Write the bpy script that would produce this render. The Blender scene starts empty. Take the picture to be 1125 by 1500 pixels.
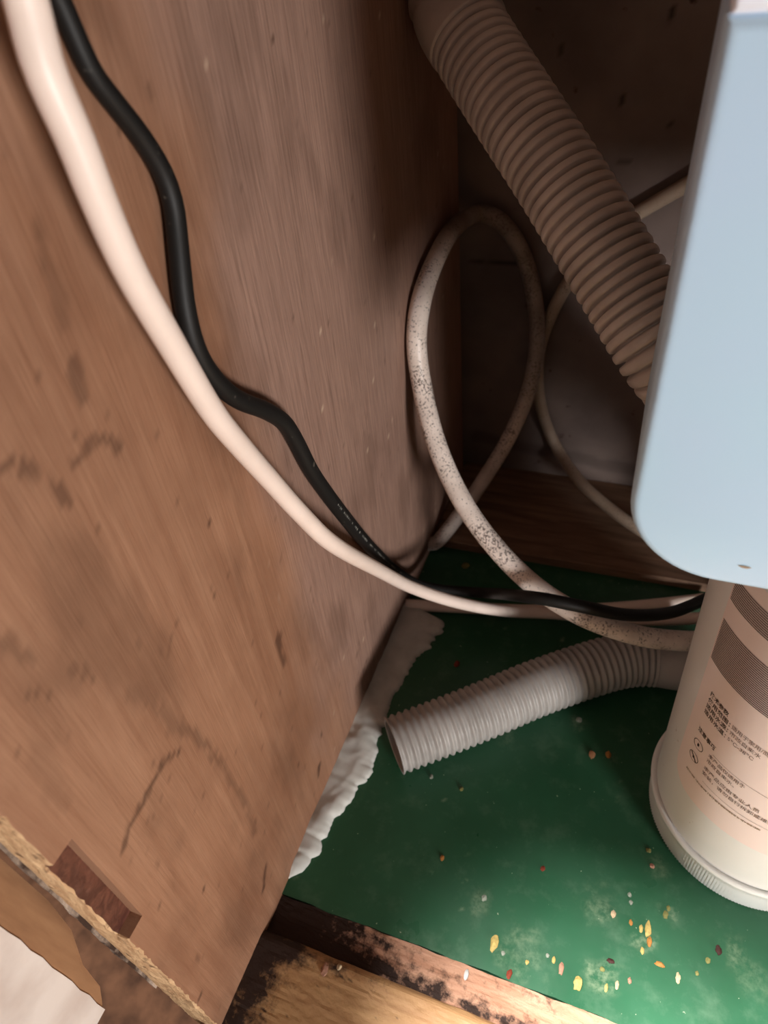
import bpy, bmesh, math, random
import numpy as np
from mathutils import Vector, Matrix

random.seed(7)
SC = bpy.context.scene
COL = SC.collection

# ------------------------------------------------------------------ camera
# calibrated from the photograph's vanishing points; frame taken as 1125 x 1500
F = 1000.0; CXP, CYP = 562.5, 750.0
R = np.array([[0.9349, 0.1652, -0.3141], [0.3430, -0.6478, 0.6803], [-0.0911, -0.7437, -0.6623]])
for i in range(3): R[i] /= np.linalg.norm(R[i])
CAM = np.array([0.15306, 0.0, 0.45])
cam_d = bpy.data.cameras.new('camera'); cam = bpy.data.objects.new('camera', cam_d); COL.objects.link(cam)
cam_d.sensor_width = 36.0; cam_d.lens = 24.0; cam_d.clip_start = 0.005
M = Matrix.Identity(4)
for i in range(3):
    M[i][0] = R[i][0]; M[i][1] = -R[i][1]; M[i][2] = -R[i][2]; M[i][3] = CAM[i]
cam.matrix_world = M
cam_d.dof.use_dof = True; cam_d.dof.focus_distance = 0.33; cam_d.dof.aperture_fstop = 11.0
SC.camera = cam

# ------------------------------------------------------------------ light and exposure
w = bpy.data.worlds.new('room_ambient'); SC.world = w; w.use_nodes = True
w.node_tree.nodes['Background'].inputs[0].default_value = (1.0, 0.95, 0.90, 1)
w.node_tree.nodes['Background'].inputs[1].default_value = 0.052
def area(name, loc, target, size, power, colour):
    l = bpy.data.lights.new(name, 'AREA'); l.energy = power; l.color = colour; l.shape = 'DISK'; l.size = size
    o = bpy.data.objects.new(name, l); COL.objects.link(o); o.location = loc
    o.rotation_euler = (Vector(target) - Vector(loc)).to_track_quat('-Z', 'Y').to_euler(); return o
area('kitchen_window_light', (0.98, -0.60, 0.23), (0.05, 0.2, 0.25), 0.28, 15.5, (1.0, 0.96, 0.93))
area('kitchen_ceiling_lamp', (-0.24, -0.21, 1.50), (0.2, 0.1, 0.0), 0.20, 275.0, (1.0, 0.96, 0.91))
SC.view_settings.view_transform = 'Standard'; SC.view_settings.look = 'None'
SC.view_settings.exposure = 0.0; SC.view_settings.gamma = 1.0
SC.view_settings.use_curve_mapping = False

# ------------------------------------------------------------------ helpers
def ray(u, v): return R @ np.array([(u - CXP) / F, (v - CYP) / F, 1.0])
def atd(u, v, d): return CAM + ray(u, v) * d
def onp(u, v, ax, val):
    r = ray(u, v); return CAM + r * ((val - CAM[ax]) / r[ax])

def lin(c):
    out = []
    for x in c:
        x /= 255.0
        out.append(x / 12.92 if x <= 0.04045 else ((x + 0.055) / 1.055) ** 2.4)
    return (*out, 1.0)

class NT:
    """tiny node-tree writer"""
    def __init__(s, name, rough=0.6, spec=0.4):
        s.m = bpy.data.materials.new(name); s.m.use_nodes = True
        s.t = s.m.node_tree; s.b = s.t.nodes['Principled BSDF']
        s.b.inputs['Roughness'].default_value = rough
        s.b.inputs['Specular IOR Level'].default_value = spec
        s.co = s.t.nodes.new('ShaderNodeTexCoord').outputs['Object']
    def link(s, a, b): s.t.links.new(a, b)
    def mapping(s, scale, loc=(0, 0, 0)):
        n = s.t.nodes.new('ShaderNodeMapping'); n.inputs['Scale'].default_value = scale
        n.inputs['Location'].default_value = loc; s.link(s.co, n.inputs['Vector']); return n.outputs[0]
    def noise(s, scale, detail=4, rough=0.55, vec=None, dist=0.0):
        n = s.t.nodes.new('ShaderNodeTexNoise'); n.inputs['Scale'].default_value = scale
        n.inputs['Detail'].default_value = detail; n.inputs['Roughness'].default_value = rough
        n.inputs['Distortion'].default_value = dist
        s.link(vec if vec is not None else s.co, n.inputs['Vector']); return n.outputs['Fac']
    def ramp(s, fac, lo, hi, a=0.0, b=1.0):
        n = s.t.nodes.new('ShaderNodeMapRange'); s.link(fac, n.inputs[0])
        for i, x in zip((1, 2, 3, 4), (lo, hi, a, b)): n.inputs[i].default_value = x
        return n.outputs[0]
    def mul(s, a, b, op='MULTIPLY'):
        n = s.t.nodes.new('ShaderNodeMath'); n.operation = op
        for i, x in enumerate((a, b)):
            if hasattr(x, 'links'): s.link(x, n.inputs[i])
            else: n.inputs[i].default_value = x
        return n.outputs[0]
    def mix(s, fac, a, b):
        n = s.t.nodes.new('ShaderNodeMix'); n.data_type = 'RGBA'
        for i, x in ((0, fac), (6, a), (7, b)):
            if hasattr(x, 'links'): s.link(x, n.inputs[i])
            else: n.inputs[i].default_value = x
        return n.outputs[2]
    def attr(s, name):
        n = s.t.nodes.new('ShaderNodeAttribute'); n.attribute_name = name; return n.outputs['Fac']
    def col(s, c):
        if hasattr(c, 'links'): s.link(c, s.b.inputs['Base Color'])
        else: s.b.inputs['Base Color'].default_value = c
        return s
    def bump(s, h, strength=0.3, dist=0.001):
        n = s.t.nodes.new('ShaderNodeBump'); n.inputs['Strength'].default_value = strength
        n.inputs['Distance'].default_value = dist; s.link(h, n.inputs['Height']); s.link(n.outputs[0], s.b.inputs['Normal']); return s

def tag(o, label=None, cat=None, group=None, kind=None):
    if label: o['label'] = label
    if cat: o['category'] = cat
    if group: o['group'] = group
    if kind: o['kind'] = kind
    return o
def mesh_obj(name, verts, faces, mat, parent=None, smooth=False):
    me = bpy.data.meshes.new(name); me.from_pydata([tuple(map(float, v)) for v in verts], [], faces); me.update()
    if smooth: me.polygons.foreach_set('use_smooth', [True] * len(me.polygons))
    o = bpy.data.objects.new(name, me); COL.objects.link(o)
    if mat: me.materials.append(mat)
    if parent: o.parent = parent
    return o
def bm_obj(name, bm, mat, parent=None, smooth=False):
    me = bpy.data.meshes.new(name); bmesh.ops.recalc_face_normals(bm, faces=bm.faces); bm.to_mesh(me); bm.free()
    if smooth: me.polygons.foreach_set('use_smooth', [True] * len(me.polygons))
    o = bpy.data.objects.new(name, me); COL.objects.link(o); me.materials.append(mat)
    if parent: o.parent = parent
    return o
def empty(name, loc=(0, 0, 0)):
    o = bpy.data.objects.new(name, None); COL.objects.link(o); o.location = loc; o.empty_display_size = 0.02; return o
def box_bm(a, b, bevel=0.0, seg=2):
    bm = bmesh.new(); bmesh.ops.create_cube(bm, size=1)
    for v in bm.verts: v.co = Vector([a[i] + (v.co[i] + .5) * (b[i] - a[i]) for i in range(3)])
    if bevel: bmesh.ops.bevel(bm, geom=bm.edges[:], offset=bevel, segments=seg, profile=.5, affect='EDGES')
    return bm
def vnoise(x, y, seed=0):
    x = np.asarray(x, float); y = np.asarray(y, float)
    xi = np.floor(x).astype(np.int64); yi = np.floor(y).astype(np.int64); fx = x - xi; fy = y - yi
    fx = fx * fx * (3 - 2 * fx); fy = fy * fy * (3 - 2 * fy)
    def h(a, b):
        n = (a * 374761393 + b * 668265263 + seed * 974634777) & 0xffffffff
        n = ((n ^ (n >> 13)) * 1274126177) & 0xffffffff
        return ((n ^ (n >> 16)) & 0xffff) / 65535.0
    return (h(xi, yi) * (1 - fx) + h(xi + 1, yi) * fx) * (1 - fy) + (h(xi, yi + 1) * (1 - fx) + h(xi + 1, yi + 1) * fx) * fy
def fbm(x, y, seed=0, oct=4):
    s = 0; a = .5
    for k in range(oct): s = s + a * vnoise(x * 2 ** k, y * 2 ** k, seed + k); a *= .5
    return s / (1 - .5 ** oct)
def set_attr(o, name, vals):
    a = o.data.attributes.new(name, 'FLOAT', 'POINT'); a.data.foreach_set('value', np.asarray(vals, np.float32))
def segdist(Y, Z, a, b):
    a = np.array(a); b = np.array(b); d = b - a; L = (d @ d) or 1e-9
    t = np.clip(((Y - a[0]) * d[0] + (Z - a[1]) * d[1]) / L, 0, 1)
    return np.hypot(Y - a[0] - t * d[0], Z - a[1] - t * d[1])
def smooth01(x): x = np.clip(x, 0, 1); return x * x * (3 - 2 * x)

def spline(pts, step):
    """Catmull-Rom (centripetal-ish) resampled at roughly even spacing; pts rows may carry a radius"""
    P = np.array(pts, float); P = np.vstack([2 * P[0] - P[1], P, 2 * P[-1] - P[-2]]); out = []
    for i in range(1, len(P) - 2):
        p0, p1, p2, p3 = P[i - 1:i + 3]
        for k in range(16):
            t = k / 16
            out.append(.5 * (2 * p1 + (p2 - p0) * t + (2 * p0 - 5 * p1 + 4 * p2 - p3) * t * t + (3 * p1 - p0 - 3 * p2 + p3) * t ** 3))
    out.append(P[-2]); out = np.array(out)
    for _ in range(10):                                   # iron out small kinks
        out[1:-1] = .5 * out[1:-1] + .25 * (out[:-2] + out[2:])
    s = np.r_[0, np.cumsum(np.linalg.norm(np.diff(out[:, :3], axis=0), axis=1))]
    n = max(8, int(s[-1] / step)); q = np.linspace(0, s[-1], n + 1)
    return np.array([np.interp(q, s, out[:, k]) for k in range(out.shape[1])]).T, q
def frames(path):
    T = np.gradient(path, axis=0); T /= np.linalg.norm(T, axis=1)[:, None]
    N = np.cross(T[0], [0.3, 0.2, 1]); N /= np.linalg.norm(N); out = []
    for t in T:
        N = N - t * (N @ t); N /= np.linalg.norm(N); out.append((N.copy(), np.cross(t, N)))
    return T, out
def sweep(name, path, radii, mat, parent=None, segs=16, cap=True, inner=None):
    T, fr = frames(path); V = []; Fc = []; n = len(path)
    def rings(rad):
        base = len(V)
        for p, r, (a, b) in zip(path, rad, fr):
            for k in range(segs):
                th = 2 * math.pi * k / segs; V.append(p + r * (math.cos(th) * a + math.sin(th) * b))
        return base
    def skin(b0, flip):
        for i in range(n - 1):
            for k in range(segs):
                q = [b0 + i * segs + k, b0 + i * segs + (k + 1) % segs, b0 + (i + 1) * segs + (k + 1) % segs, b0 + (i + 1) * segs + k]
                Fc.append(q[::-1] if flip else q)
    b0 = rings(radii); skin(b0, False)
    if inner is not None:
        b1 = rings(inner); skin(b1, True)
        for i in (0, n - 1):
            for k in range(segs):
                Fc.append([b0 + i * segs + k, b1 + i * segs + k, b1 + i * segs + (k + 1) % segs, b0 + i * segs + (k + 1) % segs])
    elif cap:
        Fc.append([b0 + k for k in range(segs)][::-1]); Fc.append([b0 + (n - 1) * segs + k for k in range(segs)])
    return mesh_obj(name, V, Fc, mat, parent, smooth=True)

# dimensions of the cabinet (metres)
YF, YB = 0.0396, 0.549           # front edge of the side panel, back wall
XR, ZT = 0.62, 0.68              # right side panel, underside of the worktop
MZ0, MZ1, MY = 0.1514, 0.2246, 0.0489   # hinge mortise

# ------------------------------------------------------------------ materials
n = NT('worn_plywood', 0.62, 0.3)
g1 = n.noise(1.0, 6, .6, n.mapping((60, 150, 9)), .4)
g2 = n.noise(1.0, 5, .65, n.mapping((200, 520, 26)), .2)
g3 = n.noise(9, 5, .6)
c = n.mix(n.ramp(g1, .32, .68), lin((140, 100, 76)), lin((160, 120, 94)))
c = n.mix(n.mul(n.ramp(g2, .45, .78), .40), c, lin((126, 86, 62)))
c = n.mix(n.mul(n.ramp(g3, .42, .68), .60), c, lin((112, 76, 56)))
c = n.mix(n.mul(n.attr('grey'), .75), c, n.mix(n.ramp(g2, .35, .7), lin((160, 131, 118)), lin((124, 100, 90))))
c = n.mix(n.attr('stain'), c, lin((66, 42, 30)))
c = n.mix(n.attr('pale'), c, lin((205, 180, 155)))
n.col(c).bump(n.mul(g2, g1, 'ADD'), .35, .0008)
M_PLY = n.m

n = NT('raw_wood_edge', 0.8, 0.2)
c = n.mix(n.ramp(n.noise(1, 5, .6, n.mapping((300, 300, 40))), .35, .7), lin((208, 174, 134)), lin((170, 130, 94)))
c = n.mix(n.ramp(n.noise(170, 4), .60, .72), c, lin((78, 52, 36)))
n.col(c).bump(n.noise(420, 4), .8, .0012); M_EDGE = n.m

n = NT('mortise_red_brown', 0.55, 0.35)
c = n.mix(n.ramp(n.noise(130, 4, .6, None, 1.5), .4, .65), lin((74, 40, 31)), lin((98, 58, 45)))
c = n.mix(n.mul(n.ramp(n.noise(75, 5, .7), .54, .74), .5), c, lin((140, 104, 90)))
n.col(c).bump(n.noise(150, 3, .5, None, 2.0), .4, .001); M_MORT = n.m

n = NT('back_wall_plaster', 0.7, 0.3)
c = n.mix(n.ramp(n.noise(14, 5), .35, .68), lin((118, 104, 98)), lin((92, 80, 76)))
c = n.mix(n.ramp(n.noise(60, 4), .66, .74), c, lin((60, 40, 36)))
c = n.mix(n.attr('stain'), c, lin((38, 28, 24)))
n.col(c).bump(n.noise(90, 4), .2, .001); M_BACK = n.m

n = NT('green_painted_board', 0.33, 0.35)
c = n.mix(n.ramp(n.noise(22, 4), .3, .7), lin((33, 78, 53)), lin((42, 89, 63)))
c = n.mix(n.mul(n.ramp(n.noise(48, 6, .7), .52, .78), .42), c, lin((96, 122, 100)))
c = n.mix(n.mul(n.attr('dust'), n.ramp(n.noise(260, 5, .7), .40, .66)), c, lin((168, 176, 146)))
c = n.mix(n.ramp(n.noise(330, 2), .74, .79), c, lin((190, 196, 170)))
n.col(c); n.link(n.ramp(n.noise(30, 5), .3, .7, .26, .5), n.b.inputs['Roughness'])
n.bump(n.noise(45, 3), .12, .001); M_GREEN = n.m

n = NT('brown_plank', 0.7, 0.3)
g = n.noise(1, 5, .6, n.mapping((14, 120, 120)), .5)
n.col(n.mix(n.ramp(g, .35, .68), lin((132, 104, 84)), lin((92, 70, 56)))).bump(g, .4, .001); M_PLANK = n.m

n = NT('mouldy_wood', 0.75, 0.25)
g = n.noise(1, 5, .6, n.mapping((18, 160, 160)), .5)
c = n.mix(n.ramp(g, .35, .68), lin((186, 146, 122)), lin((152, 108, 84)))
c = n.mix(n.ramp(n.mul(n.noise(210, 7, .68), n.attr('mould'), 'ADD'), .64, .92), c, lin((44, 30, 24))); n.col(c).bump(n.noise(260, 4), .7, .0012); M_MOULD = n.m

n = NT('tan_rail_wood', 0.6, 0.35)
g = n.noise(1, 5, .6, n.mapping((12, 130, 130)), .4)
c = n.mix(n.ramp(g, .35, .68), lin((184, 146, 102)), lin((164, 124, 86)))
c = n.mix(n.ramp(n.mul(n.noise(190, 7, .7), n.attr('mould'), 'ADD'), .66, 1.0), c, lin((48, 34, 28))); n.col(c).bump(n.noise(220, 4), .45, .001); M_TAN = n.m

n = NT('white_paint_old', 0.6, 0.35)
n.col(n.mix(n.ramp(n.noise(30, 5), .4, .75), lin((214, 204, 196)), lin((186, 170, 160)))); M_WHITEP = n.m
n = NT('brown_board', 0.65, 0.3)
n.col(n.mix(n.ramp(n.noise(1, 5, .6, n.mapping((90, 90, 12))), .35, .7), lin((150, 112, 80)), lin((120, 84, 58)))); M_BROWN = n.m
n = NT('grimy_lipping', .7, .3)
n.col(n.mix(n.ramp(n.noise(55, 5, .65), .36, .56), lin((176, 158, 142)), lin((58, 42, 34)))); M_LIP = n.m
n = NT('dark_recess', 1.0, 0.0)
n.col(n.mix(n.ramp(n.noise(40, 5), .4, .7), lin((40, 26, 18)), lin((18, 11, 8)))); M_DARK = n.m

def tube_mat(name, base, dirt_lo, dirt_col=(70, 52, 40), amt=1.0, film=0.0, rough=.42):
    n = NT(name, rough, .45)
    sp = n.noise(620, 5, .7); big = n.noise(38, 4, .6)
    speck = n.ramp(n.mul(sp, n.mul(big, .45), 'ADD'), dirt_lo, dirt_lo + .05)
    c = n.mix(n.mul(n.ramp(n.noise(70, 4), .4, .75), film), lin(base), lin((150, 128, 108)))
    c = n.mix(n.mul(speck, amt), c, lin(dirt_col))
    c = n.mix(n.attr('grime'), c, lin((84, 68, 56))); n.col(c); return n
M_TUBE_A = tube_mat('white_tube_plastic', (236, 218, 206), .93, amt=.5, film=.10).m
nb = tube_mat('dirty_white_tube', (240, 226, 216), .785, (72, 56, 44), .85, .35)
M_TUBE_B = nb.m
M_TUBE_C = tube_mat('grimy_tube', (160, 144, 128), .80, amt=.7, film=.6, rough=.55).m
n = NT('black_rubber', 0.55, 0.3)
n.col(n.mix(n.ramp(n.noise(240, 4), .66, .74), lin((20, 19, 18)), lin((74, 70, 64)))); M_BLACK = n.m
n = NT('faint_print', 0.6); n.col(lin((150, 148, 140))); M_PRINT = n.m
n = NT('drain_pipe_plastic', 0.33, 0.5)
n.col(n.mix(n.ramp(n.noise(35, 5), .4, .7), lin((196, 186, 178)), lin((170, 160, 152)))); M_PIPE = n.m
n = NT('grey_hose_plastic', 0.42, 0.4)
n.col(n.mix(n.ramp(n.noise(45, 5), .4, .7), lin((168, 164, 160)), lin((146, 142, 138)))); M_HOSE = n.m
n = NT('white_sealant', 0.9, 0.15)
n.col(n.mix(n.ramp(n.noise(60, 5), .35, .7), lin((204, 203, 197)), lin((180, 180, 174)))).bump(n.noise(90, 3), .3, .0012); M_FOAM = n.m
n = NT('pale_blue_plastic', 0.35, 0.4)
n.col(n.mix(n.ramp(n.noise(9, 3), .35, .7), lin((182, 212, 230)), lin((186, 208, 232)))); M_BLUE = n.m
n = NT('white_lid_plastic', 0.35, 0.4); n.col(n.mix(n.ramp(n.noise(20, 3), .4, .7), lin((236, 240, 250)), lin((230, 234, 246)))); M_LID = n.m
n = NT('canister_plastic', 0.36, 0.45)
c = n.mix(n.ramp(n.noise(12, 4), .35, .7), lin((230, 231, 228)), lin((222, 223, 219)))
c = n.mix(n.mul(n.ramp(n.noise(240, 3), .72, .76), .6), c, lin((140, 110, 84))); n.col(c); M_CAN = n.m
n = NT('canister_label_film', 0.32, 0.45); n.col(n.mix(n.ramp(n.noise(10, 3), .35, .7), lin((240, 224, 218)), lin((236, 220, 214)))); M_LABEL = n.m
n = NT('label_ink', 0.5, 0.3); n.col(lin((72, 60, 52))); M_INK = n.m
n = NT('label_ink_light', 0.5, 0.3); n.col(lin((112, 92, 84))); M_INK2 = n.m
n = NT('tan_mark', 0.6); n.col(lin((150, 132, 112))); M_MARK = n.m

# ------------------------------------------------------------------ the cabinet itself
def lines(a, b, step, extra=()):
    L = list(np.arange(a, b, step)) + [b]
    L = [x for x in L if all(abs(x - e) > step * .45 for e in extra)] + list(extra); return np.array(sorted(L))
# left side panel: dense sheet with the hinge mortise sunk in, backed by a board
ys = lines(YF, 0.539, .0024, (YF, MY, MY + .0003)); zs = lines(-.12, ZT, .0024, (MZ0 - .0003, MZ0, MZ1, MZ1 + .0003))
Yg, Zg = np.meshgrid(ys, zs, indexing='ij'); Xg = np.zeros_like(Yg)
inm = (Yg <= MY + 1e-6) & (Zg >= MZ0 - 1e-6) & (Zg <= MZ1 + 1e-6)
edge_jit = (fbm(zs * 160, zs * 0 + 3.3, 5, 3) - .5) * .0030 + (vnoise(zs * 420, zs * 0, 9) - .5) * .0010
Yj = Yg.copy(); Yj[0, :] += np.abs(edge_jit) + .0002; Yj[1, :] = np.maximum(Yg[1, :], Yj[0, :] + .0004)
Xg += (fbm(Yg * 18, Zg * 6, 3, 3) - .5) * .0016
Xg[inm] = -.0055
ny, nz = Yg.shape
V = np.stack([Xg, Yj, Zg], -1).reshape(-1, 3); idx = np.arange(ny * nz).reshape(ny, nz)
Fc = []; Fm = []
for i in range(ny - 1):
    for j in range(nz - 1):
        q = [idx[i, j], idx[i + 1, j], idx[i + 1, j + 1], idx[i, j + 1]]
        (Fm if inm[i, j] and inm[i + 1, j + 1] and inm[i, j + 1] and inm[i + 1, j] else Fc).append([int(k) for k in q])
nv = len(V)
bx = np.array([(x, y, z) for x in (-.0195, -.0065) for y in (YF + .0035, .539) for z in (-.12, ZT)])
V2 = np.vstack([V, bx]); b = nv
Fc += [[b, b + 1, b + 3, b + 2], [b + 4, b + 6, b + 7, b + 5], [b, b + 4, b + 5, b + 1], [b + 2, b + 3, b + 7, b + 6], [b + 1, b + 5, b + 7, b + 3], [b, b + 2, b + 6, b + 4]]
# close the slit between sheet and board at the back edge
V2 = np.vstack([V2, [(0, .539, -.12), (0, .539, ZT)]]); Fc.append([nv + 8, nv + 6, nv + 7, nv + 9])
wall = mesh_obj('wall_left', V2, Fc, M_PLY, smooth=True); wall.data.set_sharp_from_angle(angle=math.radians(35)); tag(wall, 'worn brown plywood side panel with stains and scratches', kind='structure')
used = sorted({k for f in Fm for k in f}); mp = {k: i for i, k in enumerate(used)}
mesh_obj('hinge_mortise', V[used], [[mp[k] for k in f] for f in Fm], M_MORT, wall)['label'] = 'red-brown recess left by a removed hinge'
# stains, scratches and pale specks placed where the photograph shows them
Yw, Zw = Yg.ravel(), Zg.ravel(); st = np.zeros(nv)
def wp(u, v): p = onp(u, v, 0, 0.0); return (p[1], p[2])
warp = (fbm(Yw * 120, Zw * 120, 21, 3) - .5) * .012
def mark(a, b, wd, amt, soft=.6):
    d = segdist(Yw + warp * .6, Zw + warp, wp(*a), wp(*b)) + (fbm(Yw * 300, Zw * 90, 31, 3) - .5) * wd
    np.maximum(st, amt * smooth01((wd - d) / (wd * soft) + 0), out=st)
mark((252, 1105), (205, 1180), .0022, .75); mark((205, 1180), (178, 1248), .0024, .65); mark((250, 1140), (215, 1205), .0012, .4)
mark((262, 1062), (325, 1120), .0030, .45); mark((325, 1120), (375, 1215), .0028, .40); mark((190, 1010), (262, 1062), .0040, .35)
mark((0, 690), (45, 695), .0022, .6); mark((45, 695), (90, 735), .0022, .5); mark((110, 665), (150, 645), .0022, .55); mark((150, 640), (178, 655), .0020, .6)
mark((90, 715), (105, 725), .0014, .6); mark((110, 540), (120, 575), .0035, .5); mark((40, 1030), (75, 1010), .0016, .55)
mark((405, 935), (415, 975), .0030, .7); mark((540, 960), (532, 985), .0016, .7); mark((388, 1275), (386, 1298), .0026, .85); mark((435, 1117), (440, 1120), .0018, .8)
mark((0, 930), (40, 970), .004, .45); mark((100, 985), (140, 990), .0018, .5); mark((200, 945), (245, 950), .0018, .45); mark((245, 950), (262, 905), .0016, .4)
mark((295, 1450), (292, 1456), .0016, .8); mark((62, 350), (95, 470), .004, .28); mark((60, 1105), (90, 1175), .006, .18)
for (u, v, s) in [(2, 245, .0012), (22, 1108, .001), (232, 1330, .0010), (297, 1312, .0008), (218, 1372, .0007), (283, 1197, .0008), (185, 776, .0007), (252, 751, .0006), (375, 123, .0010),
                  (398, 69, .0006), (470, 1078, .0011), (466, 1128, .0014), (262, 1110, .0007), (307, 765, .0008), (312, 860, .0010), (410, 930, .0014), (298, 917, .0012)]:
    mark((u, v), (u + 1, v + 3), s * 1.4, .85)
st = np.maximum(st, .27 * smooth01((fbm(Yw * 38, Zw * 18, 41, 5) - .52) / .22))
st = np.maximum(st, .4 * smooth01((fbm(Yw * 260, Zw * 160, 47, 3) - .80) / .05))
grey = smooth01((Yw - .165 - .14 * (fbm(Yw * 16, Zw * 9, 51, 4) - .5) + .10 * np.clip(Zw - .15, -.2, .3)) / .09)
pale = .75 * smooth01((vnoise(Yw * 330, Zw * 260, 61) - .972) / .012) * smooth01((Yw - .17) / .08)
set_attr(wall, 'stain', np.r_[st, np.zeros(10)]); set_attr(wall, 'grey', np.r_[grey, np.zeros(10)]); set_attr(wall, 'pale', np.r_[pale, np.zeros(10)])
# raw front edge of the panel, chipped along the veneer
xs = np.array([0, -.0012, -.004, -.008, -.012, -.016, -.0185, -.0200])
V = []; Fe = []
for j, z in enumerate(zs):
    m_in = MZ0 <= z <= MZ1
    for i, x in enumerate(xs):
        xx = min(x, -.0057 - .0002 * i) if m_in and i < 4 else x
        yy = Yj[0, j] if i == 0 else YF + (fbm(x * 260, z * 190, 71, 3) - .5) * .0022 * (1 if i < 6 else .3)
        V.append((xx if i else Xg[0, j], yy, z))
for j in range(len(zs) - 1):
    for i in range(len(xs) - 1):
        a = j * len(xs) + i; Fe.append([a, a + 1, a + 1 + len(xs), a + len(xs)])
mesh_obj('front_edge', V, Fe, M_EDGE, wall)['label'] = 'pale splintered front edge of the plywood'
# thin painted lipping outside the edge
V = []; Fe = []; zz = np.linspace(.06, ZT, 90)
for z in zz:
    jt = (fbm(z * 120, 8.8, 77, 3) - .5) * .0016
    for (x, y) in ((-.0200, YF - .0012), (-.0214 - abs(jt), YF - .0012 + jt), (-.0214, YF + .004), (-.0200, YF + .004)): V.append((x, y, z))
for j in range(len(zz) - 1):
    for k in range(4):
        Fe.append([j * 4 + k, j * 4 + (k + 1) % 4, j * 4 + 4 + (k + 1) % 4, j * 4 + 4 + k])
mesh_obj('edge_lipping', V, Fe, M_LIP, wall)['label'] = 'thin grimy painted lipping'

# neighbouring door leaf hanging just outside the panel: bare brown margin, white face
def plate(name, outline, x0, x1, mat, parent=None):
    V = [(x0, y, z) for y, z in outline] + [(x1, y, z) for y, z in outline]; k = len(outline)
    Fq = [list(range(k)), list(range(2 * k - 1, k - 1, -1))] + [[i, i + k, (i + 1) % k + k, (i + 1) % k] for i in range(k)]
    o = mesh_obj(name, V, Fq, mat, parent); bm = bmesh.new(); bm.from_mesh(o.data); bmesh.ops.recalc_face_normals(bm, faces=bm.faces); bm.to_mesh(o.data); bm.free(); return o
door = plate('door_1', [(-.42, ZT), (-.42, .078), (.0205, .080), (.0235, .086), (.0272, .095), (.0295, .119), (.0362, .143), (.0385, .170), (.0385, ZT)], -.030, -.046, M_BROWN)
tag(door, 'brown cabinet door leaf with white face and broken corner', kind='structure')
wf = [(-.42, ZT), (-.42, .0782)] + [(.0218 + .0014 * (random.random() - .5) + .002 * min(1, max(0, (z - .08) / .1)), z) for z in np.linspace(.0805, ZT, 60)]
plate('white_face', wf, -.0292, -.0302, M_WHITEP, door)

# floor: green painted board
xs = np.linspace(0, XR, 260); yy = np.linspace(.1125, .447, 150); Xf, Yf = np.meshgrid(xs, yy, indexing='ij')
Yq = Yf.copy(); Yq[:, 0] += (fbm(xs * 60, xs * 0, 81, 3) - .5) * .003
V = np.stack([Xf, Yq, (fbm(Xf * 14, Yf * 14, 83, 2) - .5) * .0006], -1).reshape(-1, 3); k = len(yy)
Fq = [[i * k + j, (i + 1) * k + j, (i + 1) * k + j + 1, i * k + j + 1] for i in range(len(xs) - 1) for j in range(k - 1)]
nb_ = len(V); V = np.vstack([V, [(x, y, z) for x in (0, XR) for y in (.1130, .447) for z in (-.018, -.0006)]])
b = nb_; Fq += [[b, b + 1, b + 3, b + 2], [b + 4, b + 6, b + 7, b + 5], [b, b + 4, b + 5, b + 1], [b + 2, b + 3, b + 7, b + 6], [b, b + 2, b + 6, b + 4]]
floor = mesh_obj('floor', V, Fq, M_GREEN, smooth=True); tag(floor, 'green painted cabinet floor scattered with crumbs', kind='structure')
X1, Y1 = Xf.ravel(), Yf.ravel(); du = np.zeros(nb_)
def fp(u, v, z=0.0): return onp(u, v, 2, z)
for (u, v, r, a) in [(880, 1430, .011, .30), (980, 1340, .006, .28), (760, 1395, .018, .18), (880, 1330, .014, .22), (845, 1060, .007, .30), (940, 1380, .008, .3), (1080, 1400, .010, .2),
                     (700, 1320, .010, .2), (900, 1110, .006, .2), (965, 1270, .008, .25), (740, 1080, .010, .12), (1110, 1440, .012, .16)]:
    p = fp(u, v); d = np.hypot(X1 - p[0], Y1 - p[1]) + (fbm(X1 * 200, Y1 * 200, 91, 3) - .5) * r * 1.4
    du = np.maximum(du, a * smooth01((r - d) / r * 1.4))
du = np.maximum(du, .5 * smooth01((vnoise(X1 * 380, Y1 * 380, 93) - .965) / .02))
set_attr(floor, 'dust', np.r_[du, np.zeros(8)])

# bare plank along the back of the floor
bm = box_bm((0, .432, -.018), (XR, YB, .009), .0012)
for v in bm.verts:
    if v.co.y < .45: v.co.y += (v.co.x - .1) * .02
tag(bm_obj('trim_1', bm, M_PLANK), 'bare brown plank along the back of the cabinet floor', kind='structure')

# dirty strip and tan front rail
def strip(name, x0, x1, prof, mat, seed, mouldf, nx=230, jit=.0006):
    V = []; Fq = []; m = []
    xs = np.linspace(x0, x1, nx); k = len(prof)
    for x in xs:
        for i, (y, z) in enumerate(prof):
            V.append((x, y + (vnoise(x * 90, i * .7, seed) - .5) * jit * 2, z + (vnoise(x * 160, i * .9 + 7, seed) - .5) * jit)); m.append(mouldf(x, y, i))
    for i in range(nx - 1):
        for j in range(k): Fq.append([i * k + j, (i + 1) * k + j, (i + 1) * k + (j + 1) % k, i * k + (j + 1) % k])
    Fq += [list(range(k)), list(range((nx - 1) * k, nx * k))[::-1]]
    o = mesh_obj(name, V, Fq, mat, smooth=False); bm = bmesh.new(); bm.from_mesh(o.data); bmesh.ops.recalc_face_normals(bm, faces=bm.faces); bm.to_mesh(o.data); bm.free()
    set_attr(o, 'mould', m); return o
def mould_strip(x, y, i):
    f = float(fbm(x * 95, y * 210, 101, 4)); edge = max(0, 1 - abs(y - .0945) / .0075)
    return float(.30 * edge + .50 * (f - .5) + .42 * smooth01((.10 - x) / .08) + .10)
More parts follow.
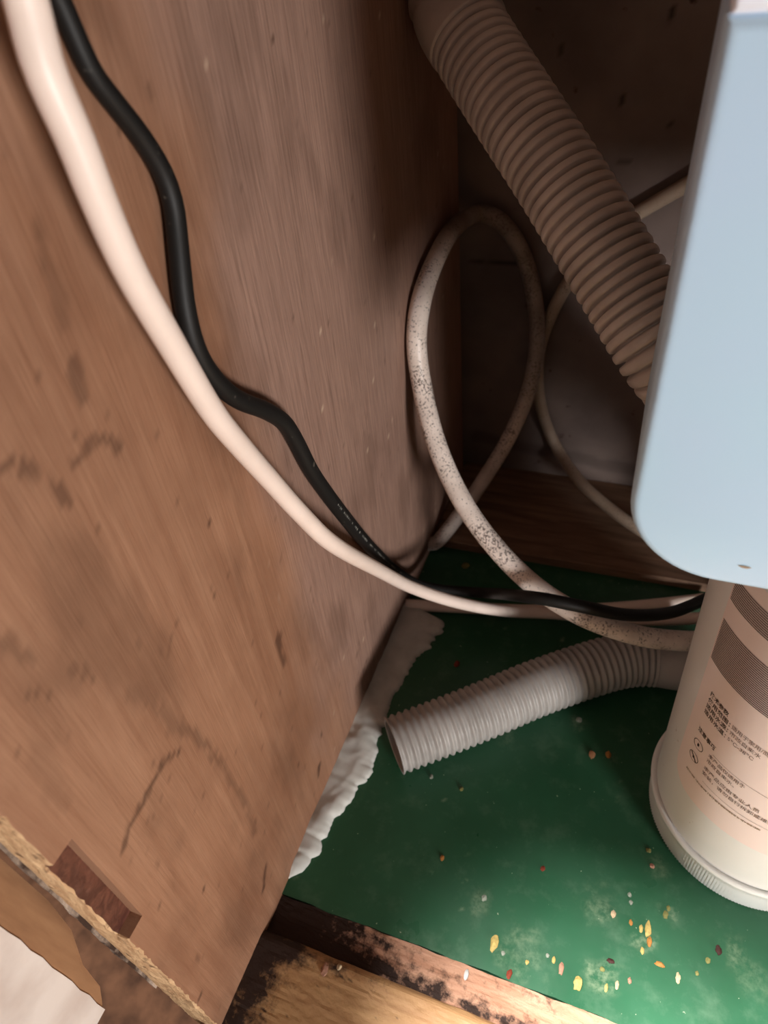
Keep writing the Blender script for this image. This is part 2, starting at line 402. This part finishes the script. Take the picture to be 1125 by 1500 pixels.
prof = [(y, -.0010) for y in np.linspace(.1128, .090, 22)] + [(.090, -.018), (.1128, -.018)]
tag(strip('trim_2', 0, XR, prof, M_MOULD, 103, mould_strip), 'mouldy bare wood strip between green floor and front rail', kind='structure')
def mould_rail(x, y, i):
    f = float(fbm(x * 80, y * 80, 111, 5)); f2 = float(fbm(x * 420, y * 420, 113, 2))
    near = max(0, 1 - abs(y - .086) / .012) * max(0, 1 - max(0, x - .055) / .05)
    return float(.45 * (f - .5) + .30 * near + .50 * smooth01((.036 - x) / .03) + .35 * smooth01((f2 - .78) / .06))
arc = [(.0862 + .0053 * math.cos(t), -.0002 + .0053 * math.sin(t)) for t in np.linspace(0, math.pi / 2, 7)]
prof = [(.0915, -.018)] + arc + [(y, .0051) for y in np.linspace(.0845, .030, 40)] + [(.0262, .0020), (.0255, -.12), (.0915, -.12)]
tag(strip('trim_3', 0, XR, prof, M_TAN, 117, mould_rail, jit=.0004), 'tan wooden front rail speckled with black mould', kind='structure')

# back wall, right panel, worktop underside, kitchen floor outside
xs = np.linspace(-.02, XR + .02, 200); zz = np.linspace(-.12, ZT, 240); Xb, Zb = np.meshgrid(xs, zz, indexing='ij'); k = len(zz)
V = np.stack([Xb, YB + 0 * Xb, Zb], -1).reshape(-1, 3)
Fq = [[i * k + j, (i + 1) * k + j, (i + 1) * k + j + 1, i * k + j + 1] for i in range(len(xs) - 1) for j in range(k - 1)]
nb_ = len(V); V = np.vstack([V, [(x, y, z) for x in (-.02, XR + .02) for y in (YB + .0005, YB + .02) for z in (-.12, ZT)]]); b = nb_
Fq += [[b, b + 1, b + 3, b + 2], [b + 4, b + 6, b + 7, b + 5], [b, b + 4, b + 5, b + 1], [b + 2, b + 3, b + 7, b + 6], [b + 1, b + 5, b + 7, b + 3], [b, b + 2, b + 6, b + 4]]
bw = mesh_obj('wall_back', V, Fq, M_BACK); tag(bw, 'dim grey plaster back wall of the cabinet', kind='structure')
X1, Z1 = Xb.ravel(), Zb.ravel(); st = np.zeros(nb_); wr = (fbm(X1 * 60, Z1 * 60, 121, 3) - .5) * .006
def bmark(a, b_, wd, amt):
    p, q = onp(*a, 1, YB), onp(*b_, 1, YB); d = segdist(X1, Z1 + wr, (p[0], p[2]), (q[0], q[2]))
    np.maximum(st, amt * smooth01((wd - d) / wd * 1.6), out=st)
bmark((685, 382), (760, 388), .0022, .85); bmark((985, 18), (983, 28), .003, .9); bmark((912, 140), (910, 152), .003, .9); bmark((982, 178), (985, 184), .0025, .8); bmark((820, 70), (822, 78), .002, .7); bmark((895, 240), (925, 236), .0015, .6)
bmark((700, 640), (930, 690), .010, .35)
set_attr(bw, 'stain', np.r_[st, np.zeros(8)])
tag(bm_obj('wall_right', box_bm((XR, YF, -.12), (XR + .018, YB, ZT)), M_BROWN), 'plain brown right side panel of the cabinet', kind='structure')
tag(bm_obj('ceiling', box_bm((-.6, -.03, ZT), (1.2, YB + .02, ZT + .03)), M_BROWN), 'brown underside of the worktop', kind='structure')
tag(bm_obj('kitchen_floor', box_bm((-1.2, -2.2, -.14), (2.2, .56, -.12)), M_DARK), 'dark kitchen floor in front of the cabinet', kind='structure')

# ------------------------------------------------------------------ pipes, hoses, tubes
def corrugate(q, r0, depth, pitch, groove, s0=0.0, s1=1e9):
    ph = (q / pitch) % 1.0
    if groove is None: prof = .5 + .5 * np.cos(2 * np.pi * ph)
    else: prof = 1 - smooth01(1 - np.abs(ph - .5) / (groove * .5)) ; prof = prof * (1 - .16 * (np.minimum(ph, 1 - ph) / .5) ** 2)
    return r0 - depth * (1 - prof)

# big corrugated waste pipe running down behind the blue box
RP = .0222
pp = [atd(681, 46, .366), atd(702, 82, .364), atd(760, 172, .356), atd(827, 275, .350), atd(917, 424, .343), atd(997, 549, .342)]
e = pp[-1]; pp += [e + np.array([.045, .022, -.05]), e + np.array([.085, .06, -.125]), e + np.array([.10, .085, -.2]), np.array([e[0] + .105, e[1] + .09, .004])]
path, q = spline(pp, .0006)
pipe = empty('drain_pipe', (float(path[-1][0]), float(path[-1][1]), .009)); inv = Vector(pipe.location)
tag(pipe, 'thick brown-grey corrugated drain pipe slanting down behind the pale blue box', 'pipe')
def local(path): return path - np.array(inv)
sweep('corrugated_tube', local(path), corrugate(q, RP, .0058, .0061, .38), M_PIPE, pipe, 40)
t0 = pp[0]; t1 = pp[1]; dirn = (t0 - t1) / np.linalg.norm(t0 - t1)
cp = [t0 - dirn * .004, t0 + dirn * .010, t0 + dirn * .024, t0 + dirn * .042 + np.array([.002, 0, .004]), t0 + dirn * .05 + np.array([.012, 0, .04]), t0 + dirn * .05 + np.array([.02, 0, .09]), np.array([t0[0] + .02, t0[1], ZT + .001])]
cp = np.array(cp); cp[:, 0] = np.maximum(cp[:, 0], .0258)
path2, q2 = spline(cp, .002)
rad = np.where(q2 < .020, RP + .0006, RP + .0016); rad = np.where(np.abs(q2 - .020) < .0016, RP - .0006, rad)
sweep('smooth_collar', local(path2), rad, M_PIPE, pipe, 40)['label'] = 'smooth collar at the top of the pipe'

# grey hose lying on the floor
RH = .0200
hp = []
for (u, v) in [(577, 1092), (640, 1068), (710, 1040), (780, 1010), (850, 985), (910, 968), (955, 966)]:
    hp.append(onp(u, v, 2, RH + .001))
hp += [onp(1010, 972, 2, RH + .001), onp(1070, 985, 2, RH + .003) + np.array([0, .02, 0])]
path, q = spline(hp, .00055)
inv = Vector((float(hp[3][0]), float(hp[3][1]), 0)); hose = empty('drain_hose', inv)
tag(hose, 'short grey ribbed hose lying open-ended on the green floor', 'hose')
L_c = q[np.argmin(np.linalg.norm(path - onp(958, 966, 2, RH + .001), axis=1))]
sel = q <= L_c + .001
sweep('ribbed_tube', local(path[sel]), corrugate(q[sel], RH, .0019, .0052, None), M_HOSE, hose, 36, inner=np.full(sel.sum(), RH - .0035))
sel = q >= L_c - .002
sweep('smooth_cuff', local(path[sel][::4]), np.full(len(path[sel][::4]), RH - .0006), M_HOSE, hose, 36)['label'] = 'smooth plain end cuff of the hose'

def wl(u, v, off): return onp(u, v, 0, off)
def clampw(p, u, v, xmin, ymax):
    r = ray(u, v)
    if p[0] < xmin: p = CAM + r * ((xmin - CAM[0]) / r[0])
    if p[1] > ymax: p = CAM + r * ((ymax - CAM[1]) / r[1])
    return p
def tube_thing(name, pts, radii, mat, label, cat, step=.004, segs=18):
    arr = np.c_[np.array(pts), np.array(radii)[:, None] if np.ndim(radii) else np.full((len(pts), 1), radii)]
    P, _ = spline(arr, step); i = int(np.argmin(P[:, 2])); org = P[i, :3] - np.array([0, 0, P[i, 3]])
    o = sweep(name, P[:, :3] - org, P[:, 3], mat, None, segs); o.location = org
    tag(o, label, cat); return o, P

A = [wl(8, -90, .024), wl(38, 0, .023), wl(64, 100, .023), wl(108, 200, .023), wl(147, 300, .022), wl(192, 400, .0205), wl(249, 500, .0175), wl(309, 600, .0130), wl(349, 650, .0120), wl(395, 702, .0100), wl(440, 752, .0130), wl(489, 798, .0180),
     atd(560, 838, .445), atd(600, 859, .492), atd(650, 877, .512), atd(700, 889, .526), atd(750, 896, .538), atd(800, 898, .546), atd(870, 904, .545), atd(950, 908, .535), atd(1040, 905, .52)]
tube_thing('water_tube', A, .0046, M_TUBE_A, 'clean white tube hanging down the plywood wall beside the black cable', 'tube')
Bp = [(1050, 938, .475), (1005, 939, .47), (950, 934, .462), (900, 921, .455), (850, 901, .455), (800, 871, .46), (760, 838, .465), (720, 795, .47), (685, 747, .475), (655, 690, .478), (633, 630, .478), (617, 560, .476), (610, 500, .472), (617, 440, .48), (636, 385, .50), (662, 338, .52), (697, 313, .535), (733, 324, .545), (764, 368, .553), (782, 430, .563), (787, 500, .573), (775, 570, .588), (746, 640, .606), (708, 703, .620), (672, 755, .630)]
B_END = [onp(636, 797, 2, .009), np.array([-.012, .4330, .0085])]
tb, PBt = tube_thing('water_tube', [clampw(atd(u, v, d), u, v, .0085, YB - .012) for u, v, d in Bp] + B_END, [.0070] * 14 + [.0066] * 13, M_TUBE_B, 'dirt-speckled white tube standing up in a tall loop against the wall corner', 'tube')
gi = int(np.argmin(np.linalg.norm(PBt[:, :3] - atd(640, 378, .50), axis=1))); kk = np.arange(len(PBt))
gr = .80 * smooth01((kk - gi + 6) / 12.0) - .50 * smooth01((kk - gi - 45) / 30.0)      # old grime coats the far half of the loop
gr = np.clip(gr + .25 * (fbm(kk * .35, kk * 0 + .5, 7, 3) - .5) * (gr > .02), 0, 1)
set_attr(tb, 'grime', np.repeat(gr, 18))
Cp = [(1075, 228), (1010, 268), (960, 297), (915, 325), (870, 365), (835, 410), (810, 455), (793, 500), (787, 545), (794, 602), (815, 655)]
Cq = [clampw(onp(u, v, 1, YB - .007), u, v, .008, YB - .007) for u, v in Cp] + [atd(850, 706, .625), atd(890, 742, .612), atd(925, 768, .600), atd(985, 806, .588), atd(1040, 835, .575)]
tube_thing('water_tube', Cq, .0053, M_TUBE_C, 'thin grimy tube curving along the back wall behind the drain pipe', 'tube')
Dq = [onp(u, v, 2, .0052) for u, v in [(596, 886), (640, 888), (700, 891), (770, 894), (850, 893), (920, 889), (1010, 880), (1040, 876)]]
Dq[0][0] = .001
tube_thing('water_tube', Dq, .0048, M_TUBE_A, 'straight white tube lying flat across the floor under the other tubes', 'tube')

BK = [(50, -70, .0045), (87, 0, .0045), (131, 100, .0045), (167, 150, .0048), (206, 200, .0048), (238, 252, .0048), (254, 300, .0048), (260, 350, .0048), (265, 400, .0050), (271, 450, .0050), (283, 500, .0050), (302, 540, .0050), (330, 572, .0052), (356, 589, .0052), (388, 601, .0052), (415, 618, .0055), (433, 645, .0055), (456, 690, .0055), (480, 725, .0055), (506, 759, .0058), (540, 800, .0060)]
Bk = [wl(u, v, o) for u, v, o in BK] + [atd(575, 833, .520), atd(605, 853, .552), atd(640, 863, .560), atd(700, 868, .550), atd(732, 870, .505), atd(762, 873, .455), atd(800, 878, .437), atd(860, 890, .434), atd(920, 901, .446), atd(985, 897, .465), atd(1045, 872, .490)]
rr = list(np.interp(np.arange(len(Bk)), [0, 8, 14, 21, 31], [.0029, .0036, .0039, .0043, .0041]))
cable, PB = tube_thing('power_cable', Bk, rr, M_BLACK, 'black power cable with faint white printing running down the plywood wall', 'cable')
# faint printed characters along the cable, too worn to read
org = np.array(cable.location); Tn, _ = frames(PB[:, :3]); bm = bmesh.new()
pr = random.Random(3)
i0 = int(np.argmin(np.linalg.norm(PB[:, :3] - wl(492, 722, .0055), axis=1))); i1 = int(np.argmin(np.linalg.norm(PB[:, :3] - wl(585, 838, .006), axis=1)))
s = float(i0)
while s < i1:
    i = int(s); fr_ = s - i; p = PB[i] * (1 - fr_) + PB[i + 1] * fr_; t = Tn[i]
    v = CAM - p[:3]; v -= t * (v @ t); v /= np.linalg.norm(v); sd = np.cross(t, v); gap = pr.random()
    nrm = (v * .94 - sd * .34); nrm /= np.linalg.norm(nrm); sd = np.cross(t, nrm)
    c0 = p[:3] + nrm * (p[3] * .93) - org; l = pr.uniform(.0003, .0008); h_ = pr.uniform(.0004, .0009)
    vs = [bm.verts.new(c0 + t * a * l + sd * b * h_ + nrm * .0004) for a, b in ((-1, -.5), (-.2, -1), (1, .4), (.3, 1))]
    bm.faces.new(vs); s += pr.uniform(.35, .6) if gap < .8 else pr.uniform(1.2, 2.0)
bm_obj('printing', bm, M_PRINT, cable)

# ------------------------------------------------------------------ white sealant along the foot of the panel
ty = [.122, .128, .140, .160, .180, .204, .225, .247, .270, .300, .320, .334, .345, .351]
tx = [.000, .006, .0100, .0118, .0175, .0250, .0235, .0190, .0200, .0260, .0335, .0385, .0360, .015]
nyy, nxx = 190, 22; V = []; Fq = []
for j, y in enumerate(np.linspace(.122, .350, nyy)):
    xo = float(np.interp(y, ty, tx)) + (float(fbm(y * 120, 1.5, 131, 4)) - .5) * .013 * min(1, (y - .122) / .02, (.350 - y) / .01 + .01)
    xo = max(xo, .0006)
    for i in range(nxx):
        u = i / (nxx - 1); x = xo * u
        hgt = .0060 * (1 - u ** 3.0) ** .6 * min(1, xo / .012) * (.65 + .7 * float(fbm(x * 70, y * 70, 137, 3)))
        V.append((x, y, max(hgt, .0) + .0002 if i < nxx - 1 else -.0004))
for j in range(nyy - 1):
    for i in range(nxx - 1):
        a = j * nxx + i; Fq.append([a, a + 1, a + 1 + nxx, a + nxx])
o = mesh_obj('sealant_bead', V, Fq, M_FOAM, smooth=True)
tag(o, 'lumpy white sealant spread along the foot of the plywood wall', 'sealant')

# ------------------------------------------------------------------ filter canister
CX, CY = .2621, .2483
def rz(z): return .0565 + .028 * (z - .03)
can = empty('filter_canister', (CX, CY, 0)); tag(can, 'white filter canister with printed label standing on the green floor', 'canister')
def lathe(name, prof, mat, segs=128, rib=None):
    V = []; Fq = []; k = len(prof)
    for s_ in range(segs):
        th = 2 * math.pi * s_ / segs
        for r, z, rb in prof:
            rr_ = r - (rb if s_ % 2 else 0); V.append((rr_ * math.cos(th), rr_ * math.sin(th), z))
    for s_ in range(segs):
        for i in range(k - 1):
            a, b_ = s_ * k, ((s_ + 1) % segs) * k; Fq.append([a + i, b_ + i, b_ + i + 1, a + i + 1])
    o = mesh_obj(name, V, Fq, mat, can, smooth=True); return o
ZTOP = .2585
lathe('body', [(.050, .004, 0), (rz(.02), .020, 0), (rz(.03), .030, 0), (rz(.1), .1, 0), (rz(.2), .2, 0), (rz(.244), .244, 0), (rz(.25) - .002, .251, 0), (rz(.25) - .006, .256, 0), (.04, ZTOP, 0), (.0001, ZTOP, 0)], M_CAN)
ring = lathe('base_ring', [(.0001, .0002, 0), (.052, .0002, 0), (.0560, .0012, 0), (.0574, .0035, .0008), (.0582, .0180, .0010), (.0587, .0245, .0008), (.0589, .0252, 0), (.0597, .0258, 0), (.0599, .0272, 0), (.0594, .0288, 0), (.0582, .0294, 0), (.0572, .0288, 0), (rz(.03) - .001, .0280, 0)], M_CAN, 420)
ring['label'] = 'finely ribbed base ring with a raised lip'
D2R = math.pi / 180
def cylp(th, z, off): r = rz(z) + off; return (r * math.cos(th), r * math.sin(th), z)
# label film with a rounded lower corner
V = []; Fq = []; ths = np.linspace(-157, 30, 120) * D2R; zl = np.linspace(0, 1, 24)
for th in ths:
    dx = (th - ths[0]) * .058; dx2 = (ths[-1] - th) * .058; rc = .016
    zb = .0705
    for dd in (dx, dx2):
        if dd < rc: zb = max(zb, .0705 + rc - math.sqrt(max(0, rc * rc - (rc - dd) ** 2)))
    for t in zl: V.append(cylp(th, zb + t * (.240 - zb), .00025))
k = len(zl)
for i in range(len(ths) - 1):
    for j in range(k - 1): Fq.append([i * k + j, (i + 1) * k + j, (i + 1) * k + j + 1, i * k + j + 1])
lab = mesh_obj('label_film', V, Fq, M_LABEL, can, smooth=True); lab['label'] = 'pinkish printed label wrapped round the canister'
def bandlines(zs_, th0, th1, h, mat, name, off=.00040, skew=0.0):
    V = []; Fq = []
    for z in zs_:
        tt = np.linspace(th0 + skew * (z - zs_[0]), th1, 90) * D2R; b = len(V)
        for th in tt: V.append(cylp(th, z - h / 2, off)); V.append(cylp(th, z + h / 2, off))
        for i in range(len(tt) - 1): Fq.append([b + 2 * i, b + 2 * i + 2, b + 2 * i + 3, b + 2 * i + 1])
    return mesh_obj(name, V, Fq, mat, lab)
bandlines(np.linspace(.1775, .2050, 23), -160 + 4, 28, .00058, M_INK, 'stripe_band')
bandlines(np.linspace(.2187, .2310, 11), -160 + 4, 28, .00058, M_INK, 'stripe_band')
bandlines([.1225], -136.7, -62, .00022, M_INK2, 'ruled_line')
bandlines([.0955], -136.5, -62, .00018, M_INK2, 'ruled_line')
def cyl_text(body, size, th0, z0, mat, bold=0.0, width=None):
    cu = bpy.data.curves.new('printed_text', 'FONT'); cu.body = body; cu.size = size; cu.offset = bold * size; cu.resolution_u = 2
    ob = bpy.data.objects.new('printed_text', cu); COL.objects.link(ob); bpy.context.view_layer.update()
    me = bpy.data.meshes.new_from_object(ob.evaluated_get(bpy.context.evaluated_depsgraph_get()))
    bpy.data.objects.remove(ob); bpy.data.curves.remove(cu)
    co = np.zeros(len(me.vertices) * 3); me.vertices.foreach_get('co', co); co = co.reshape(-1, 3)
    sx = 1.0 if width is None else width / max(co[:, 0].max(), 1e-6)
    out = [cylp(th0 * D2R + x * sx / .0598, z0 + y, .00045) for x, y, _ in co]
    me.vertices.foreach_set('co', np.array(out).ravel()); me.update(); me.materials.clear(); me.materials.append(mat)
    o = bpy.data.objects.new('printed_text', me); COL.objects.link(o); o.parent = lab; return o
dg = .0598 * D2R
for body, z, a, b_ in (('技术参数', .1573, -149.1, -136.9), ('使用范围：', .1523, -149.1, -134.6), ('适用水源：', .1474, -149.1, -134.6), ('适用水温：', .1425, -149.1, -134.6)):
    cyl_text(body, .0039, a, z, M_INK, .012, (b_ - a) * dg)
for body, z, a, b_ in (('适用于家用/商用', .1527, -133.8, -113.5), ('市政自来水', .1477, -133.7, -118.5), ('5℃-38℃', .1428, -133.6, -120.6)):
    cyl_text(body, .0037, a, z, M_INK2, .0, (b_ - a) * dg)
cyl_text('注意事项', .0041, -148.9, .1265, M_INK, .012, 12.4 * dg)
for body, z, a, b_ in (('本产品仅适用于', .1180, -138.6, -118.5), ('市政自来水。', .1132, -138.6, -122.5), ('本产品应由专业人员', .1060, -138.5, -108.9), ('安装，请勿自行拆卸或维修。', .1012, -138.5, -100.0)):
    cyl_text(body, .0036, a, z, M_INK2, .004, (b_ - a) * dg)
# two round icons
def icon(thc, zc, slash):
    V = []; Fq = []; Rr = .0036; seg = 28
    for k in range(seg):
        a = 2 * math.pi * k / seg
        for r in (Rr, Rr - .00035): V.append(cylp(thc * D2R + r * math.cos(a) / .059, zc + r * math.sin(a), .00045))
    for k in range(seg): Fq.append([2 * k, 2 * ((k + 1) % seg), 2 * ((k + 1) % seg) + 1, 2 * k + 1])
    quads = [((-.0006, -.0012), (.0006, -.0012), (.0006, .0012), (-.0006, .0012))] if not slash else [((-.0026, .0020), (-.0020, .0026), (.0026, -.0020), (.0020, -.0026)), ((-.0007, -.0012), (.0005, -.0012), (.0005, .0010), (-.0007, .0010))]
    for qd in quads:
        b = len(V); V.extend(cylp(thc * D2R + x / .059, zc + y, .00045 + .00002) for x, y in qd); Fq.append([b, b + 1, b + 2, b + 3])
    mesh_obj('printed_icon', V, Fq, M_INK, lab)
icon(-145.6, .1166, False); icon(-145.8, .1045, True)
# long worn line of small print along the foot of the label (a rubbed streak, not legible)
V = []; Fq = []; tt = np.linspace(-147.6, -105, 150); pr = random.Random(5)
for k, t in enumerate(tt):
    if pr.random() < .18: continue
    b = len(V); h_ = pr.uniform(.0004, .0009); w_ = .12
    V += [cylp((t - w_) * D2R, .0900 - h_ + (t + 147) * .00005, .00045), cylp((t + w_) * D2R, .0900 - h_ + (t + 147) * .00005, .00045), cylp((t + w_) * D2R, .0900 + h_ + (t + 147) * .00005, .00045), cylp((t - w_) * D2R, .0900 + h_ + (t + 147) * .00005, .00045)]
    Fq.append([b, b + 1, b + 2, b + 3])
mesh_obj('worn_print', V, Fq, M_MARK, lab)

# ------------------------------------------------------------------ pale blue box standing on the canister
BX0, BX1, BY0, BY1, BZ0, BZ1 = .1578, .430, .190, .268, ZTOP, .4262
boxr = empty('appliance_box', (.262, .248, BZ0)); tag(boxr, 'pale blue plastic appliance box with rounded lower corners above the canister', 'box')
def rounded(x0, x1, z0, z1, r, seg=14):
    P = [(x0, z1), ]
    P += [(x0 + r - r * math.cos(a), z0 + r - r * math.sin(a)) for a in np.linspace(0, math.pi / 2, seg)]
    P += [(x1 - r + r * math.sin(a), z0 + r - r * math.cos(a)) for a in np.linspace(0, math.pi / 2, seg)]
    P += [(x1, z1)]; return P
def prism(name, outline, y0, y1, mat, bev, parent):
    bm = bmesh.new(); a = [bm.verts.new((x - .262, y0 - .248, z - BZ0)) for x, z in outline]; b_ = [bm.verts.new((x - .262, y1 - .248, z - BZ0)) for x, z in outline]
    f1 = bm.faces.new(a); f2 = bm.faces.new(b_[::-1]); k = len(a)
    for i in range(k): bm.faces.new([a[i], b_[i], b_[(i + 1) % k], a[(i + 1) % k]])
    bmesh.ops.recalc_face_normals(bm, faces=bm.faces)
    ed = [e_ for e_ in bm.edges if (f1 in e_.link_faces) != (f2 in e_.link_faces)]
    bmesh.ops.bevel(bm, geom=ed, offset=bev, segments=4, profile=.5, affect='EDGES')
    o = bm_obj(name, bm, mat, parent, smooth=True)
    o.data.set_sharp_from_angle(angle=math.radians(40)); return o
prism('shell', rounded(BX0, BX1, BZ0, BZ1, .033), BY0, BY1, M_BLUE, .0035, boxr)
prism('lid', [(BX0 + .001, BZ1 + .040), (BX0 + .001, BZ1 - .0004), (BX1 - .001, BZ1 - .0004), (BX1 - .001, BZ1 + .040)], BY0 + .0004, BY1 - .0005, M_LID, .002, boxr)['label'] = 'white lid on top of the box'
def smear(u, v, du_, dv_):
    p = onp(u, v, 1, BY0 - .0003); V = []; kk = 14
    for i in range(kk):
        a = 2 * math.pi * i / kk; V.append((p[0] + du_ * math.cos(a) * (1 + .25 * math.sin(3 * a)) - .262, p[1] - .248, p[2] + dv_ * math.sin(a) - BZ0))
    mesh_obj('dirt_mark', V, [list(range(kk))], M_MARK, boxr)
smear(1091, 831, .0019, .00055)

# ------------------------------------------------------------------ crumbs on the floor
CR = dict(yellow=(222, 196, 116), cream=(232, 204, 164), orange=(206, 142, 70), red=(150, 62, 40), dark=(70, 36, 30), pink=(206, 152, 126), olive=(148, 146, 84), grey=(176, 184, 168), peach=(212, 156, 112), white=(246, 244, 240))
CM = {}
for k, v in CR.items():
    n = NT('crumb_' + k, .7, .3); n.col(n.mix(n.ramp(n.noise(700, 3), .35, .7), lin(tuple(x * .82 for x in v)), lin(tuple(x * .68 for x in v)))); CM[k] = n.m
crumbs = [(724, 1382, 6, 10, 'yellow', 'tall pale yellow crumb standing alone near the mouldy strip'), (795, 1273, 4, 4, 'red', 'tiny rust-red crumb alone on bare green floor'), (822, 1419, 4, 8, 'pink', 'long pink crumb beside the big yellow crumb'),
          (846, 1441, 7, 9, 'yellow', 'broad pale yellow crumb close to the mouldy strip'), (772, 1410, 3, 3, 'yellow', 'tiny yellow speck between the tall yellow crumb and pink crumb'), (811, 1407, 3, 4, 'yellow', 'tiny yellow speck touching the long pink crumb'),
          (746, 1427, 4, 6, 'red', 'rust-red crumb at the edge of the mouldy strip'), (709, 1316, 4, 4, 'grey', 'pale grey crumb above the tall yellow crumb'), (898, 1339, 4, 5, 'cream', 'round cream crumb beside two grey specks'),
          (949, 1362, 5, 10, 'yellow', 'long yellow crumb, biggest of the cluster beside the canister'), (939, 1360, 3, 5, 'yellow', 'small yellow crumb hugging the long yellow one'), (951, 1380, 4, 6, 'orange', 'orange crumb right under the long yellow crumb'),
          (941, 1393, 3, 5, 'yellow', 'small yellow crumb under the orange crumb'), (924, 1352, 3, 4, 'orange', 'small orange-brown crumb between cream and yellow crumbs'), (975, 1340, 4, 5, 'olive', 'larger of two touching olive crumbs near the canister'),
          (979, 1331, 3, 4, 'olive', 'smaller of two touching olive crumbs near the canister'), (966, 1413, 8, 3, 'orange', 'flat wide orange-brown sliver on the green floor'), (993, 1433, 4, 6, 'cream', 'oval cream crumb beside the orange-brown sliver'),
          (1052, 1392, 5, 6, 'dark', 'dark reddish-brown round crumb in front of the canister'), (1037, 1407, 4, 4, 'olive', 'olive crumb next to the dark round crumb'), (904, 1443, 3, 5, 'cream', 'small cream crumb beside the dusty smear'),
          (888, 1447, 3, 5, 'yellow', 'small yellow crumb between broad yellow and small cream crumbs'), (882, 1420, 4, 3, 'olive', 'flat olive crumb under the dark sliver'), (922, 1437, 3, 4, 'pink', 'small pink crumb right of the small cream crumb'),
          (894, 1408, 6, 3, 'dark', 'dark flat sliver above the flat olive crumb'), (950, 1246, 4, 3, 'olive', 'olive speck close against the canister base ring'), (955, 1269, 4, 3, 'pink', 'pink speck close against the canister base ring'),
          (922, 1311, 3, 3, 'grey', 'upper of two grey specks near the canister'), (924, 1322, 3, 3, 'grey', 'lower of two grey specks near the canister'), (1021, 1426, 3, 3, 'olive', 'tiny olive speck beside the oval cream crumb'),
          (669, 973, 4, 5, 'red', 'rust-red crumb between the tubes and the ribbed hose'), (867, 1106, 5, 6, 'peach', 'peach crumb, one of a pair beside the canister'), (891, 1106, 5, 5, 'orange', 'orange-brown crumb, one of a pair beside the canister'),
          (848, 1055, 5, 4, 'grey', 'grey crumb just in front of the ribbed hose'), (676, 1156, 3, 3, 'olive', 'tiny olive speck in front of the ribbed hose'), (632, 1138, 3, 3, 'grey', 'grey speck beside the open end of the ribbed hose'),
          (648, 1257, 3, 4, 'orange', 'small orange speck alone on the dark green floor'), (682, 830, 7, 5, 'olive', 'olive lump on the floor inside the tube loop'), (802, 1400, 3, 3, 'grey', 'grey speck above the yellow speck by the pink crumb'), (737, 1397, 3, 3, 'grey', 'grey speck beside the tall yellow crumb')]
def crumb(u, v, a, b_, k, label, z=0.0, name='crumb', group='crumbs on the green floor'):
    p = fp(u, v, z); d = (R.T @ (p - CAM))[2] / F; rx, ry = a * d * .88, b_ * d * 1.12; rs = random.Random(u * 7 + v)
    bm = bmesh.new(); bmesh.ops.create_icosphere(bm, subdivisions=2, radius=1)
    hz = min(rx, ry) * .6
    for vv in bm.verts:
        j = .78 + .44 * rs.random() if k != 'white' else 1
        vv.co = Vector((vv.co.x * rx * j, vv.co.y * ry * j, max(vv.co.z, -.55) * hz * j + hz * .5))
    o = bm_obj(name, bm, CM[k], None, smooth=(k == 'white')); o.location = p
    tag(o, label, 'crumb' if k != 'white' else 'pellet', group)
for u, v, a, b_, k, lb in crumbs: crumb(u, v, a, b_, k, lb)
crumb(683, 1428, 4, 7, 'white', 'glossy white pellet on the mouldy strip by the front rail', -.0008, 'pellet', None)
crumb(476, 1421, 5, 9, 'pink', 'long pink flake lying on the tan front rail', .0052, 'crumb', 'flakes on the front rail')
crumb(497, 1417, 4, 4, 'cream', 'round cream flake lying on the tan front rail', .0052, 'crumb', 'flakes on the front rail')
